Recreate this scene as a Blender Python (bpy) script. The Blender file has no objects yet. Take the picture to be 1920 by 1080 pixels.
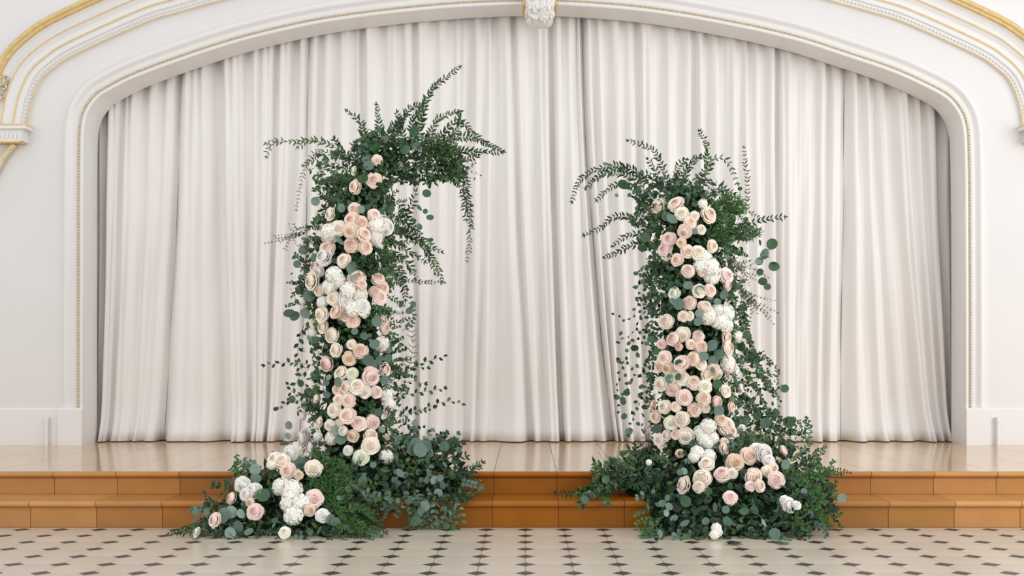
import bpy, math, random
import numpy as np
from mathutils import Vector, Matrix
random.seed(7); rng = np.random.default_rng(7)
S = bpy.context.scene
COL = S.collection
PI = math.pi

# ------------------------------------------------------------------ camera, world, light, exposure
F = 2180.0; VX = 985.0; VY = 668.0; CH = 0.895          # focal length and vanishing point in px of 1920x1080, eye height in m
cam = bpy.data.cameras.new('camera'); co = bpy.data.objects.new('camera', cam); COL.objects.link(co)
co.location = (0, 0, CH); co.rotation_euler = (PI/2, 0, 0)
cam.sensor_width = 36; cam.lens = F/1920*36
cam.shift_x = -(VX-960)/1920; cam.shift_y = (VY-540)/1920
cam.clip_end = 100
S.camera = co
w = bpy.data.worlds.new('world'); S.world = w; w.use_nodes = True
bg = w.node_tree.nodes['Background']; bg.inputs['Color'].default_value = (.975, .985, 1, 1); bg.inputs['Strength'].default_value = 0.95
def area(name, loc, target, sx, sy, power, col):
    l = bpy.data.lights.new(name, 'AREA'); l.shape = 'RECTANGLE'; l.size = sx; l.size_y = sy; l.energy = power; l.color = col
    o = bpy.data.objects.new(name, l); COL.objects.link(o); o.location = loc
    o.rotation_euler = (Vector(target)-Vector(loc)).to_track_quat('-Z', 'Y').to_euler()
area('window_daylight_right', (6.4, 1.6, 2.5), (0, 3.6, 1.6), 9.0, 3.4, 300, (1, 1, 1))
area('added_side_fill_left', (-6.4, -0.5, 2.5), (0, 2.0, 1.6), 5.0, 3.4, 110, (1, 1, 1))  # unseen lamp, added to lift the left end of the steps
S.view_settings.view_transform = 'Standard'; S.view_settings.look = 'None'
S.view_settings.exposure = 0.06; S.view_settings.gamma = 1.0; S.view_settings.use_curve_mapping = False

def at(x, y, d): return Vector(((x-VX)*d/F, d, CH-(y-VY)*d/F))

# ------------------------------------------------------------------ materials
def srgb(r, g, b):
    f = lambda c: (c/255/12.92) if c/255 <= .04045 else ((c/255+.055)/1.055)**2.4
    return (f(r), f(g), f(b))
def mat(name, col, rough=.6, var=.0, scale=8, bump=.0, bscale=60, spec=.5, metal=0, trans=0, objcol=False, stretch=None, col2=None):
    m = bpy.data.materials.new(name); m.use_nodes = True
    nt = m.node_tree; N = nt.nodes; L = nt.links; p = N['Principled BSDF']
    p.inputs['Roughness'].default_value = rough; p.inputs['Metallic'].default_value = metal
    p.inputs['Specular IOR Level'].default_value = spec
    tc = N.new('ShaderNodeTexCoord'); src = tc.outputs['Object']
    if stretch:
        mp = N.new('ShaderNodeMapping'); mp.inputs['Scale'].default_value = stretch; L.new(src, mp.inputs['Vector']); src = mp.outputs['Vector']
    base = None
    if objcol:
        oi = N.new('ShaderNodeObjectInfo'); base = oi.outputs['Color']
    if var or col2:
        nz = N.new('ShaderNodeTexNoise'); nz.inputs['Scale'].default_value = scale; nz.inputs['Detail'].default_value = 4
        L.new(src, nz.inputs['Vector'])
        mx = N.new('ShaderNodeMix'); mx.data_type = 'RGBA'
        rp = N.new('ShaderNodeMapRange'); rp.inputs['From Min'].default_value = .3; rp.inputs['From Max'].default_value = .7
        L.new(nz.outputs['Fac'], rp.inputs['Value']); L.new(rp.outputs['Result'], mx.inputs['Factor'])
        if objcol:
            mu = N.new('ShaderNodeMix'); mu.data_type = 'RGBA'; mu.blend_type = 'MULTIPLY'; mu.inputs['Factor'].default_value = 1
            mx.inputs['A'].default_value = (1-var,)*3+(1,); mx.inputs['B'].default_value = (1, 1, 1, 1)
            L.new(base, mu.inputs['A']); L.new(mx.outputs['Result'], mu.inputs['B']); base = mu.outputs['Result']
        else:
            c2 = col2 or tuple(c*(1-var) for c in col)
            mx.inputs['A'].default_value = (*col, 1); mx.inputs['B'].default_value = (*c2, 1); base = mx.outputs['Result']
    if base is not None: L.new(base, p.inputs['Base Color'])
    else: p.inputs['Base Color'].default_value = (*col, 1)
    if bump:
        nb = N.new('ShaderNodeTexNoise'); nb.inputs['Scale'].default_value = bscale; nb.inputs['Detail'].default_value = 3
        L.new(src, nb.inputs['Vector']); b = N.new('ShaderNodeBump'); b.inputs['Strength'].default_value = bump; b.inputs['Distance'].default_value = .01
        L.new(nb.outputs['Fac'], b.inputs['Height']); L.new(b.outputs['Normal'], p.inputs['Normal'])
    if trans:
        t = N.new('ShaderNodeBsdfTranslucent'); ms = N.new('ShaderNodeMixShader'); ms.inputs['Fac'].default_value = trans
        if base is not None: L.new(base, t.inputs['Color'])
        else: t.inputs['Color'].default_value = (*col, 1)
        out = N['Material Output']
        L.new(p.outputs['BSDF'], ms.inputs[1]); L.new(t.outputs['BSDF'], ms.inputs[2]); L.new(ms.outputs['Shader'], out.inputs['Surface'])
    return m
M = {}
M['wall'] = mat('white_plaster', (.765, .752, .745), .55, .03, 2, .05, 25)
M['trim'] = mat('white_gloss_trim', (.80, .786, .777), .4, .02, 3)
M['gold'] = mat('gilding', (.78, .57, .26), .42, .2, 30, .2, 120, metal=.25)
M['gold_bead'] = mat('worn_gilding', (.84, .72, .48), .5, .25, 40, metal=.1)
M['curtain'] = mat('white_drape_cloth', (.87, .847, .828), .85, .02, 3, .05, 300, spec=.1)
M['ochre'] = mat('ochre_glazed_tile', (.50, .205, .022), .30, .22, 5, .03, 40, spec=.3, objcol=True)
M['ochre_top'] = mat('ochre_glazed_floor_tile', (.5, .25, .06), .13, .12, 4, .01, 30, spec=.8, objcol=True)
M['grout'] = mat('grey_grout', (.30, .25, .20), .9, .2, 20)
M['cream'] = mat('cream_floor_tile', (.6, .53, .44), .28, .10, 6, .02, 40, objcol=True)
M['black'] = mat('black_inset_tile', (.03, .024, .02), .35, .4, 30, objcol=True)
M['dark'] = mat('painted_shade_core', (.010, .018, .009), .9, .4, 30, .6, 60, spec=.1)  # shade deep inside the foliage, put into the core colour
M['stem'] = mat('brown_green_stem', (.10, .085, .04), .7, .3, 40)
M['petal'] = mat('flower_petal', (.9, .7, .6), .6, .02, 30, spec=.25, trans=.04, objcol=True)
M['chip'] = mat('chipped_glaze', (.55, .48, .40), .8, .2, 50)
LEAFC = {'dark': (.017, .056, .021), 'mid': (.072, .180, .050), 'bright': (.085, .23, .052), 'grey': (.145, .235, .185),
         'pale': (.27, .37, .31), 'olive': (.13, .15, .055), 'wisp': (.17, .18, .12), 'round': (.065, .16, .07)}
for k, c in LEAFC.items():
    M['leaf_'+k] = mat('leaf_'+k, c, .36 if k not in ('grey', 'pale') else .55, .3 if k not in ('grey', 'pale') else .12, 3, spec=.5, trans=.2)
LEAFK = list(LEAFC)

# ------------------------------------------------------------------ helpers
def mesh(name, v, f, m=None, smooth=False):
    me = bpy.data.meshes.new(name); me.from_pydata([tuple(p) for p in v], [], f)
    if m: me.materials.append(m)
    if smooth: me.polygons.foreach_set('use_smooth', [True]*len(me.polygons))
    me.update(); return me
def obj(name, me, parent=None, loc=None, label=None, cat=None, group=None, kind=None):
    o = bpy.data.objects.new(name, me); COL.objects.link(o)
    if parent is not None: o.parent = parent
    if loc is not None: o.location = loc
    if label: o['label'] = label
    if cat: o['category'] = cat
    if group: o['group'] = group
    if kind: o['kind'] = kind
    return o
class MB:
    def __init__(s): s.v = []; s.f = []
    def add(s, v, f):
        n = len(s.v); s.v += [tuple(p) for p in v]; s.f += [tuple(i+n for i in q) for q in f]
    def box(s, x0, x1, y0, y1, z0, z1):
        s.add([(x0,y0,z0),(x1,y0,z0),(x1,y1,z0),(x0,y1,z0),(x0,y0,z1),(x1,y0,z1),(x1,y1,z1),(x0,y1,z1)],
              [(0,3,2,1),(4,5,6,7),(0,1,5,4),(1,2,6,5),(2,3,7,6),(3,0,4,7)])
    def prism_x(s, prof, x0, x1):                       # profile [(y,z)] extruded along x
        n = len(prof)
        s.add([(x0, y, z) for y, z in prof]+[(x1, y, z) for y, z in prof],
              [(i, (i+1) % n, n+(i+1) % n, n+i) for i in range(n)]+[tuple(range(n-1, -1, -1)), tuple(range(n, 2*n))])
    def ball(s, c, r, rz=None, nu=8, nv=5, sc=(1, 1, 1)):
        v = []; f = []
        for j in range(nv+1):
            th = PI*j/nv
            for i in range(nu):
                a = 2*PI*i/nu
                v.append((c[0]+r*sc[0]*math.sin(th)*math.cos(a), c[1]+r*sc[1]*math.sin(th)*math.sin(a), c[2]+r*sc[2]*math.cos(th)))
        for j in range(nv):
            for i in range(nu): f.append((j*nu+i, (j+1)*nu+i, (j+1)*nu+(i+1) % nu, j*nu+(i+1) % nu))
        s.add(v, f)
    def tube(s, pts, r0, r1=None, n=5):
        r1 = r0 if r1 is None else r1; v = []; f = []; k = len(pts)
        for i, p in enumerate(pts):
            p = Vector(p); t = (Vector(pts[min(i+1, k-1)])-Vector(pts[max(i-1, 0)])).normalized()
            a = t.orthogonal().normalized(); b = t.cross(a); r = r0+(r1-r0)*i/max(k-1, 1)
            for j in range(n):
                q = p+(a*math.cos(2*PI*j/n)+b*math.sin(2*PI*j/n))*r; v.append(tuple(q))
        for i in range(k-1):
            for j in range(n): f.append((i*n+j, i*n+(j+1) % n, (i+1)*n+(j+1) % n, (i+1)*n+j))
        f += [tuple(range(n-1, -1, -1)), tuple((k-1)*n+j for j in range(n))]
        s.add(v, f)
    def build(s, name, m, parent=None, smooth=False, **k): return obj(name, mesh(name, s.v, s.f, m, smooth), parent, **k)
def catmull(P, n=8):
    P = [np.array(p, float) for p in P]; out = []
    for i in range(len(P)-1):
        a, b, c, d = P[max(i-1, 0)], P[i], P[i+1], P[min(i+2, len(P)-1)]
        for t in np.linspace(0, 1, n, endpoint=False):
            out.append(.5*((2*b)+(-a+c)*t+(2*a-5*b+4*c-d)*t*t+(-a+3*b-3*c+d)*t**3))
    out.append(P[-1]); return np.array(out)
def resample(P, step):
    P = np.array(P, float); s = np.r_[0, np.cumsum(np.linalg.norm(np.diff(P, axis=0), axis=1))]
    n = max(2, int(s[-1]/step)+1); q = np.linspace(0, s[-1], n)
    return np.stack([np.interp(q, s, P[:, k]) for k in range(P.shape[1])], 1)
def offset2(P, u):                                     # path in (x,z), offset to the outside of the arch (path runs left jamb -> right jamb)
    P = np.array(P, float); t = np.gradient(P, axis=0); t /= np.linalg.norm(t, axis=1)[:, None]
    return P+np.stack([-t[:, 1], t[:, 0]], 1)*u

# ------------------------------------------------------------------ the setting: levels
D_LOW, D_UP, D_WALL, D_CUR = 6.078, 6.388, 8.32, 8.66
Z1, Z2 = .138, .2615
TW = .3449
XW = 7.0
def px2(p): return ((p[0]-VX)*D_WALL/F, CH-(p[1]-VY)*D_WALL/F)

# floor
fl = MB(); fl.box(-XW, XW, -3, D_LOW-.002, -.12, -.004)
floor = fl.build('floor', M['grout'], kind='structure', label='hall floor of cream octagonal tiles with small black diamond insets', cat='floor')
TS = .2; c_ = .047; g_ = .0012
def octa(h):
    a = TS/2-g_; b = TS/2-c_
    p = [(-b,-a),(b,-a),(a,-b),(a,b),(b,a),(-b,a),(-a,b),(-a,-b)]
    v = [(x, y, h) for x, y in p]+[(x, y, -.006) for x, y in p]
    return v, [tuple(range(8))]+[(i, i+8, (i+1) % 8+8, (i+1) % 8) for i in range(8)]
def diam(h):
    a = c_-.0025
    p = [(a, 0), (0, a), (-a, 0), (0, -a)]
    v = [(x, y, h) for x, y in p]+[(x, y, -.006) for x, y in p]
    return v, [(0, 1, 2, 3)]+[(i, i+4, (i+1) % 4+4, (i+1) % 4) for i in range(4)]
ov, of = octa(0.0); dv, df = diam(-.0006)
ome = mesh('octagon_tile', ov, of, M['cream']); dme = mesh('diamond_tile', dv, df, M['black'])
cells = []; dcells = []
for r in range(0, 26):
    for k in range(-34, 35):
        cells.append((k*TS+TS/2, 6.0-TS/2-r*TS)); dcells.append((k*TS, 6.0-r*TS))
cells = [(x, y) for x, y in cells if abs(x) < XW-.1]
def rank(c):                                           # nearest tiles that stand in the view first
    x, y = c; px = abs((x/y)*F+25-25); py = VY+CH*F/y
    return (0 if (px < 1010 and py < 1105) else 1, abs(x)+2*abs(y-5.4))
def tilecol(base, v=.06): 
    k = 1+random.uniform(-v, v); return (base[0]*k, base[1]*k, base[2]*k*(1+random.uniform(-.02, .02)), 1)
for nm, cl, me, (vv, ff), m, bc in (('octagon_tile', cells, ome, (ov, of), 'cream', (.61, .53, .43)), ('diamond_tile', dcells, dme, (dv, df), 'black', (.022, .017, .013))):
    cl = sorted(cl, key=rank); rest = MB()
    for i, (x, y) in enumerate(cl):
        if i < 290:
            o = obj(nm, me, floor, (x, y, 0)); o.color = tilecol(bc, .05 if m == 'cream' else .25)
        else: rest.add([(a+x, b+y, c) for a, b, c in vv], ff)
    o = rest.build(nm+'_field', M[m], floor, kind='stuff'); o.color = (*bc, 1)
edge = MB()                                            # cream cut tiles between the last row and the step
edge.box(-XW, XW, 6.0+.0475, D_LOW-.003, -.006, -.0005)
for k in range(-34, 34): edge.add([(k*TS+c_, 6.0012, 0), ((k+1)*TS-c_, 6.0012, 0), ((k+1)*TS-.0012, 6.0475, 0), (k*TS+.0012, 6.0475, 0)], [(0, 1, 2, 3)])
o = edge.build('cut_border_tiles', M['cream'], floor, kind='stuff'); o.color = (.61, .53, .43, 1)

# stage platform with two tiled steps
pb = MB()
pb.prism_x([(D_LOW+.012, -.05), (D_LOW+.012, Z1-.006), (D_UP+.012, Z1-.006), (D_UP+.012, Z2-.006), (9.4, Z2-.006), (9.4, -.05)][::-1], -XW, XW)
stage = pb.build('stage_platform', M['grout'], kind='structure', label='raised stage with two ochre glazed tile steps', cat='stage')
G = .003
def nose(d, z):                                        # bullnose tile: rounded lip standing proud of the riser
    p = [(d+.012, z-.032), (d-.004, z-.032)]
    for i in range(7):
        a = -PI/2-PI*i/6
        p.append((d-.008+.016*math.cos(a), z-.016+.016*math.sin(a)))
    return p+[(d+.02, z), (d+.02, z-.03)]
def prism_mesh(name, prof, w, m, smooth=False):
    b = MB(); b.prism_x(prof, -w/2, w/2); return mesh(name, b.v, b.f, m, smooth)
riser1 = prism_mesh('riser_tile', [(D_LOW, .001), (D_LOW+.014, .001), (D_LOW+.014, Z1-.034), (D_LOW, Z1-.034)], TW-G, M['ochre'])
riser2 = prism_mesh('riser_tile', [(D_UP, Z1+.001), (D_UP+.014, Z1+.001), (D_UP+.014, Z2-.034), (D_UP, Z2-.034)], TW-G, M['ochre'])
nose1 = prism_mesh('nosing_tile', nose(D_LOW, Z1), TW-G, M['ochre']); nose2 = prism_mesh('nosing_tile', nose(D_UP, Z2), TW-G, M['ochre'])
tread1 = prism_mesh('tread_tile', [(D_LOW+.021, Z1-.008), (D_LOW+.021, Z1), (D_UP-.002, Z1), (D_UP-.002, Z1-.008)], TW-G, M['ochre'])
b = MB(); b.box(-TW/2+G/2, TW/2-G/2, -TW/2+G/2, TW/2-G/2, -.008, 0); top_t = mesh('stage_tile', b.v, b.f, M['ochre_top'])
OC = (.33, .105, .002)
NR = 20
def ochre(x):                                          # random spread from tile to tile, paler and less saturated towards both ends
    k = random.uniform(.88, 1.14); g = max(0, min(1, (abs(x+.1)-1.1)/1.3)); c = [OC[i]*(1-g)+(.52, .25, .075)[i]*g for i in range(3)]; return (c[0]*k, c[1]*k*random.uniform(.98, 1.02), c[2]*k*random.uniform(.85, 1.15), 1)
for k in range(-NR, NR+1):
    x = k*TW
    if abs(x) > 4.6: continue
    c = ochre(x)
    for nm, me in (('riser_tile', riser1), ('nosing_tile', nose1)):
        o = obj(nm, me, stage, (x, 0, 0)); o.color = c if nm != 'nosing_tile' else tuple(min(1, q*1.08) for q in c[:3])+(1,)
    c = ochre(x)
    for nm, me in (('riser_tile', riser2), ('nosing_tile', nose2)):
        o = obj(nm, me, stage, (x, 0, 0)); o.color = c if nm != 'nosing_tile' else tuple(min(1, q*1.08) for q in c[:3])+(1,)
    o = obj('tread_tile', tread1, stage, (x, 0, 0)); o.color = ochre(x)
    for r in range(8):
        y = D_UP+.0215+TW/2+r*TW
        if y > 9.1: break
        o = obj('stage_tile', top_t, stage, (x, y, Z2)); q = random.uniform(.93, 1.07); o.color = (.62*q, .41*q, .22*q, 1)
cp = at(895, 901, D_UP-.001); b = MB()
ring = [(cp.x+(.012+.006*math.sin(3*a+1))*math.cos(a)*1.3, D_UP-.001, cp.z+(.008+.003*math.cos(2*a))*math.sin(a)) for a in np.linspace(0, 2*PI, 14, endpoint=False)]
b.add(ring+[(cp.x, D_UP-.0015, cp.z)], [(i, (i+1) % 14, 14) for i in range(14)]); b.build('glaze_chip', M['chip'], stage)

# wall with the arched opening
GP = [(148, 340), (149, 260), (152, 227), (160, 203), (180, 177), (207, 160), (240, 143), (277, 128), (320, 112), (400, 85), (480, 62), (592, 37), (705, 20.5), (817, 9), (902, 3.4),
      (983, 1), (1042, 1), (1169, 9.5), (1281, 24), (1394, 45), (1440, 55), (1507, 72), (1587, 98), (1673, 127), (1740, 157), (1780, 180), (1802, 207), (1811, 230), (1815, 260), (1817, 340)]
gold2 = catmull([px2(p) for p in GP], 5)
ZB = .525
lg = px2((147.5, 0))[0]; rg = px2((1818, 0))[0]
gold_path = np.vstack([[(lg, ZB)], [(lg, 1.2)], gold2, [(rg, 1.2)], [(rg, ZB)]])
gold_path = resample(gold_path, .035)
open_path = offset2(gold_path, -.036)
xl, xr = open_path[0][0], open_path[-1][0]
arch = [p for p in open_path if p[1] > 1.9]
ZT = 5.4; wb = MB()
wb.add([(-XW, D_WALL, Z2-.01), (xl, D_WALL, Z2-.01), (xl, D_WALL, ZT), (-XW, D_WALL, ZT)], [(0, 1, 2, 3)])
wb.add([(xr, D_WALL, Z2-.01), (XW, D_WALL, Z2-.01), (XW, D_WALL, ZT), (xr, D_WALL, ZT)], [(0, 1, 2, 3)])
mono = [(xl, arch[0][1])]
for p in arch[1:-1]:
    if p[0] > mono[-1][0]+1e-4 and p[0] < xr-1e-4: mono.append(tuple(p))
mono.append((xr, arch[-1][1]))
for (x0, z0), (x1, z1) in zip(mono[:-1], mono[1:]):
    wb.add([(x0, D_WALL, z0), (x1, D_WALL, z1), (x1, D_WALL, ZT), (x0, D_WALL, ZT)], [(0, 1, 2, 3)])
wall = wb.build('wall_back', M['wall'], kind='structure', label='white plaster wall with a wide gilded basket-arch opening', cat='wall')
D_SOF = 8.58
full = [(xl, Z2-.01)]+mono+[(xr, Z2-.01)]
sb = MB()
sb.add([(x, D_WALL-.002, z) for x, z in full]+[(x, D_SOF, z) for x, z in full], [(i, i+1, len(full)+i+1, len(full)+i) for i in range(len(full)-1)])
sof = sb.build('arch_reveal', M['trim'], wall, smooth=False)
ab = MB(); ab.box(-XW, XW, 9.35, 9.45, Z2-.05, ZT); ab.box(-XW, XW, D_SOF, 9.4, ZT-.05, ZT); ab.build('alcove_back', M['wall'], wall)
# closing face behind the arch so that no light falls in between the wall and the alcove
cb = MB()
for s in (-1, 1): cb.box(*sorted((s*XW, s*(XW-.1))), D_WALL, 9.45, Z2, ZT)
cb.build('alcove_side', M['wall'], wall)

def sweep(path, prof, base=D_WALL):                    # profile [(u outward, v towards the hall)]
    b = MB(); rows = [offset2(path, u) for u, v in prof]; n = len(path); m = len(prof); v = []
    for i in range(n):
        for j in range(m): v.append((rows[j][i][0], base-prof[j][1], rows[j][i][1]))
    f = [(i*m+j, i*m+j+1, (i+1)*m+j+1, (i+1)*m+j) for i in range(n-1) for j in range(m-1)]
    f += [tuple(range(m)), tuple((n-1)*m+j for j in range(m-1, -1, -1))]
    b.add(v, f); return b
sweep(open_path, [(0, 0), (0, .014), (.016, .018), (.024, .012), (.048, .012), (.056, .018), (.066, .008), (.085, .012), (.098, .030), (.115, .036), (.132, .028), (.142, .010), (.158, .008), (.164, 0)]).build('arch_architrave', M['trim'], wall, smooth=True)
bb = MB(); q = resample(gold_path, .021)
t = np.gradient(q, axis=0)
for i, (x, z) in enumerate(q):
    a = math.atan2(t[i][1], t[i][0])+.5
    dx, dz = math.cos(a)*.012, math.sin(a)*.012
    bb.tube([(x-dx, D_WALL-.014, z-dz), (x, D_WALL-.021, z), (x+dx, D_WALL-.014, z+dz)], .0048, .0048, 6)
bb.build('gilded_rope_bead', M['gold_bead'], wall, smooth=True, kind='stuff', label='thin gilded rope moulding round the arch opening')
for s, x0 in ((-1, xl), (1, xr)):
    b = MB(); a0, a1 = sorted((x0-.002*s, x0+s*.168)); b.prism_x([(D_WALL, Z2), (D_WALL-.045, Z2), (D_WALL-.045, ZB-.012), (D_WALL-.035, ZB), (D_WALL, ZB)], a0, a1)
    b.build('plinth_block', M['trim'], wall)
# outer proscenium mouldings
AP = [(55, 243), (57, 222), (64, 190), (80, 153), (104, 130), (133, 110), (200, 78), (283, 42), (333, 27), (430, 0), (560, -32), (700, -58), (850, -75), (985, -80)]
AP += [(1970-x, y) for x, y in AP[-2::-1]]
ap = resample(catmull([px2(p) for p in AP], 5), .04)
sweep(ap, [(0, 0), (0, .02), (.012, .024), (.016, .012), (.05, .016), (.058, .03), (.085, .034), (.09, .04), (.105, .04), (.11, .03), (.14, .036), (.165, .05), (.17, .056), (.18, .056), (.185, .045), (.21, .03), (.235, .045), (.25, .06), (.32, .065), (.33, 0)]).build('outer_arch_moulding', M['trim'], wall, smooth=False)
for u, wd, v, nm in ((.002, .007, .028, 'gilded_fillet'), (.092, .010, .044, 'gilded_fillet'), (.170, .008, .060, 'gilded_fillet')):
    sweep(ap, [(u, v-.01), (u, v), (u+wd, v), (u+wd, v-.01)]).build(nm, M['gold'], wall)
sweep(ap, [(.252, .055), (.254, .075), (.262, .083), (.270, .079), (.274, .085), (.286, .094), (.300, .094), (.310, .085), (.315, .06)]).build('gilded_roll_moulding', M['gold'], wall, smooth=True)
bb = MB(); q = resample(offset2(ap, .033), .028)
for x, z in q: bb.ball((x, D_WALL-.018, z), .011, nu=6, nv=4)
bb.build('bead_row', M['trim'], wall, smooth=True, kind='stuff')
# imposts, brackets, gilded scrolls
for s in (-1, 1):
    xe = s*abs(px2((62, 0))[0]-0); zt = px2((0, 240))[1]; zb = px2((0, 272))[1]
    xo = s*XW
    def slab(nm, d, xin, z0, z1, m):
        b = MB(); a0, a1 = sorted((xin, xo)); b.box(a0, a1, D_WALL-d, D_WALL, z0, z1); b.build(nm, m, wall)
    slab('impost_cap', .13, xe, zt-.028, zt-.006, M['trim']); slab('gilded_fillet', .133, xe, zt-.006, zt+.004, M['gold'])
    slab('impost_neck', .10, xe+s*.035, zb+.012, zt-.028, M['trim']); slab('gilded_fillet', .112, xe+s*.045, zb, zb+.012, M['gold'])
    b = MB()
    for k in range(26):
        x = xe+s*(.05+k*.03); b.box(x-.008, x+.008, D_WALL-.108, D_WALL-.10, zb+.03, zb+.06)
    b.build('dentil_row', M['trim'], wall)
    b = MB(); x0 = xe+s*.12; pts = [(x0, zb), (x0+s*.06, zb-.07), (x0+s*.12, zb-.17), (x0+s*.2, zb-.34), (x0+s*.26, zb-.55)]
    pr = catmull(pts, 5); b.tube([(x, D_WALL-.03, z) for x, z in pr], .022, .022, 8); b.build('gilded_bracket_band', M['gold_bead'], wall, smooth=True)
    b = MB(); c0 = px2((10, 163)); cx, cz = (c0[0] if s < 0 else -c0[0]), c0[1]
    for (dx, dz, r0) in ((0, .03, .045), (-.03, -.03, .04), (.02, -.01, .03), (-.05, .06, .04), (-.02, -.09, .03)):
        pts = [(cx-s*dx+math.cos(a)*r0*(1-a/14), D_WALL-.05-.003*a, cz+dz+math.sin(a)*r0*(1-a/14)) for a in np.linspace(0, 9, 22)]
        b.tube(pts, .009, .006, 6)
    b.build('gilded_scroll', M['gold_bead'], wall, smooth=True)
# keystone
kx = px2((1012, 0))[0]; kz = CH+(VY-47)*8.25/F
b = MB(); prof = []
n = 10
rows = []
for i in range(n+1):
    tt = i/n; z = kz+(3.75-kz)*tt**1.4; wv = (.055+.045*min(1, (tt/.25))**.5); dv_ = .07+.11*min(1, tt/.3)**.6
    rows.append((z, wv, dv_))
v = []; f = []
for z, wv, dv_ in rows:
    for j in range(9):
        a = PI*j/8; v.append((kx-math.cos(a)*wv, D_WALL-.01-dv_*(.35+.65*math.sin(a)**.5), z))
    bd = D_WALL+.02+(D_SOF-D_WALL-.02)*min(1, max(0, (z-kz)/.16))**1.5; v.append((kx+wv, bd, z)); v.append((kx-wv, bd, z))
m_ = 11
for i in range(n):
    for j in range(m_): f.append((i*m_+j, i*m_+(j+1) % m_, (i+1)*m_+(j+1) % m_, (i+1)*m_+j))
f += [tuple(range(m_-1, -1, -1))]
b.add(v, f)
key = b.build('keystone', M['trim'], wall, smooth=True)
b = MB()
for i in range(150):
    z = kz+.012+.30*random.random(); tt = ((z-kz)/(3.75-kz))**(1/1.4); a = random.uniform(.25, PI-.25); wv = .055+.045*min(1, tt/.25)**.5; dv_ = .07+.11*min(1, tt/.3)**.6
    b.ball((kx-math.cos(a)*wv, D_WALL-.01-dv_*(.35+.65*math.sin(a)**.5), z), random.uniform(.008, .016), nu=7, nv=5, sc=(1, 1, 1.5))
b.build('carved_acanthus', M['trim'], key, smooth=True)
for s in (-1, 1):
    b = MB(); a0, a1 = sorted((kx+s*.095, kx+s*.125)); ztop = px2((0, 3))[1]
    b.box(a0, a1, D_WALL-.03, D_SOF, ztop-.03, ztop+.35); b.build('gilded_keystone_edge', M['gold'], key)
# baseboards and small pipes
for s, nm, x0 in ((-1, 'baseboard_left', xl-.168), (1, 'baseboard_right', xr+.168)):
    b = MB(); a0, a1 = sorted((x0, s*XW)); b.prism_x([(D_WALL-.001, Z2), (D_WALL-.016, Z2), (D_WALL-.016, ZB-.01), (D_WALL-.006, ZB), (D_WALL-.001, ZB)], a0, a1)
    b.build(nm, M['trim'], kind='structure', label='tall flat white baseboard beside the arch jamb nearer the %s flower column' % ('taller' if s < 0 else 'shorter'), cat='baseboard')
    xp = at(85 if s < 0 else 1873, 0, 8.26).x; pr = MB()
    pr.tube([(xp, 8.28, Z2), (xp, 8.28, Z2+.17)], .013, .013, 12); p = pr.build('wall_pipe', M['trim'], smooth=False, label='short white capped pipe against the baseboard nearer the %s flower column' % ('taller' if s < 0 else 'shorter'), cat='pipe')
    pr = MB(); pr.tube([(xp, 8.28, Z2+.165), (xp, 8.28, Z2+.2)], .017, .016, 12); pr.build('pipe_cap', M['trim'], p)

# ------------------------------------------------------------------ drapes
V = [(160,164,.10),(183,181,.07),(195,188,.05),(232,207,.06),(272,250,.06),(303,262,.05),(337,300,.12),(407,430,.10),(460,468,.06),(520,500,.07),(557,525,.07),(578,560,.08),(602,590,.06),(628,625,.06),(660,660,.05),(680,690,.07),(715,725,.07),(748,760,.05),(778,785,.07),(812,805,.06),(843,836,.08),(884,879,.08),(910,893,.06),(927,920,.06),(962,999,.08),(995,1020,.05),(1032,1054,.10),(1056,1075,.05),(1077,1106,.04),(1090,1152,.12),(1112,1160,.06),(1135,1172,.06),(1166,1190,.06),(1194,1215,.07),(1236,1245,.06),(1270,1280,.06),(1300,1310,.06),(1325,1335,.08),(1351,1360,.05),(1388,1390,.05),(1405,1412,.06),(1430,1432,.04),(1457,1463,.09),(1500,1492,.03),(1525,1515,.03),(1553,1542,.07),(1587,1578,.10),(1611,1635,.06),(1633,1673,.07),(1663,1726,.08),(1700,1750,.05),(1726,1770,.06),(1759,1784,.09),(1788,1789,.1),(1808,1806,.1)]
RECESS = {20: .06, 52: .07, 4: .02, 5: .03}
seams = [0, 6, 11, 29, 46, len(V)-1]
dl = ['white drape panel hanging against the arch jamb nearer the taller flower column', 'white drape panel with one broad flat fold, beside the taller column',
      'wide white drape panel hanging behind the taller flower column and below the keystone', 'white drape panel of even narrow pleats behind the shorter flower column',
      'white drape panel sweeping sideways to the arch jamb nearer the shorter flower column']
NT = 40
def sm(t_): t_ = max(0, min(1, t_)); return t_*t_*(3-2*t_)
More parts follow.
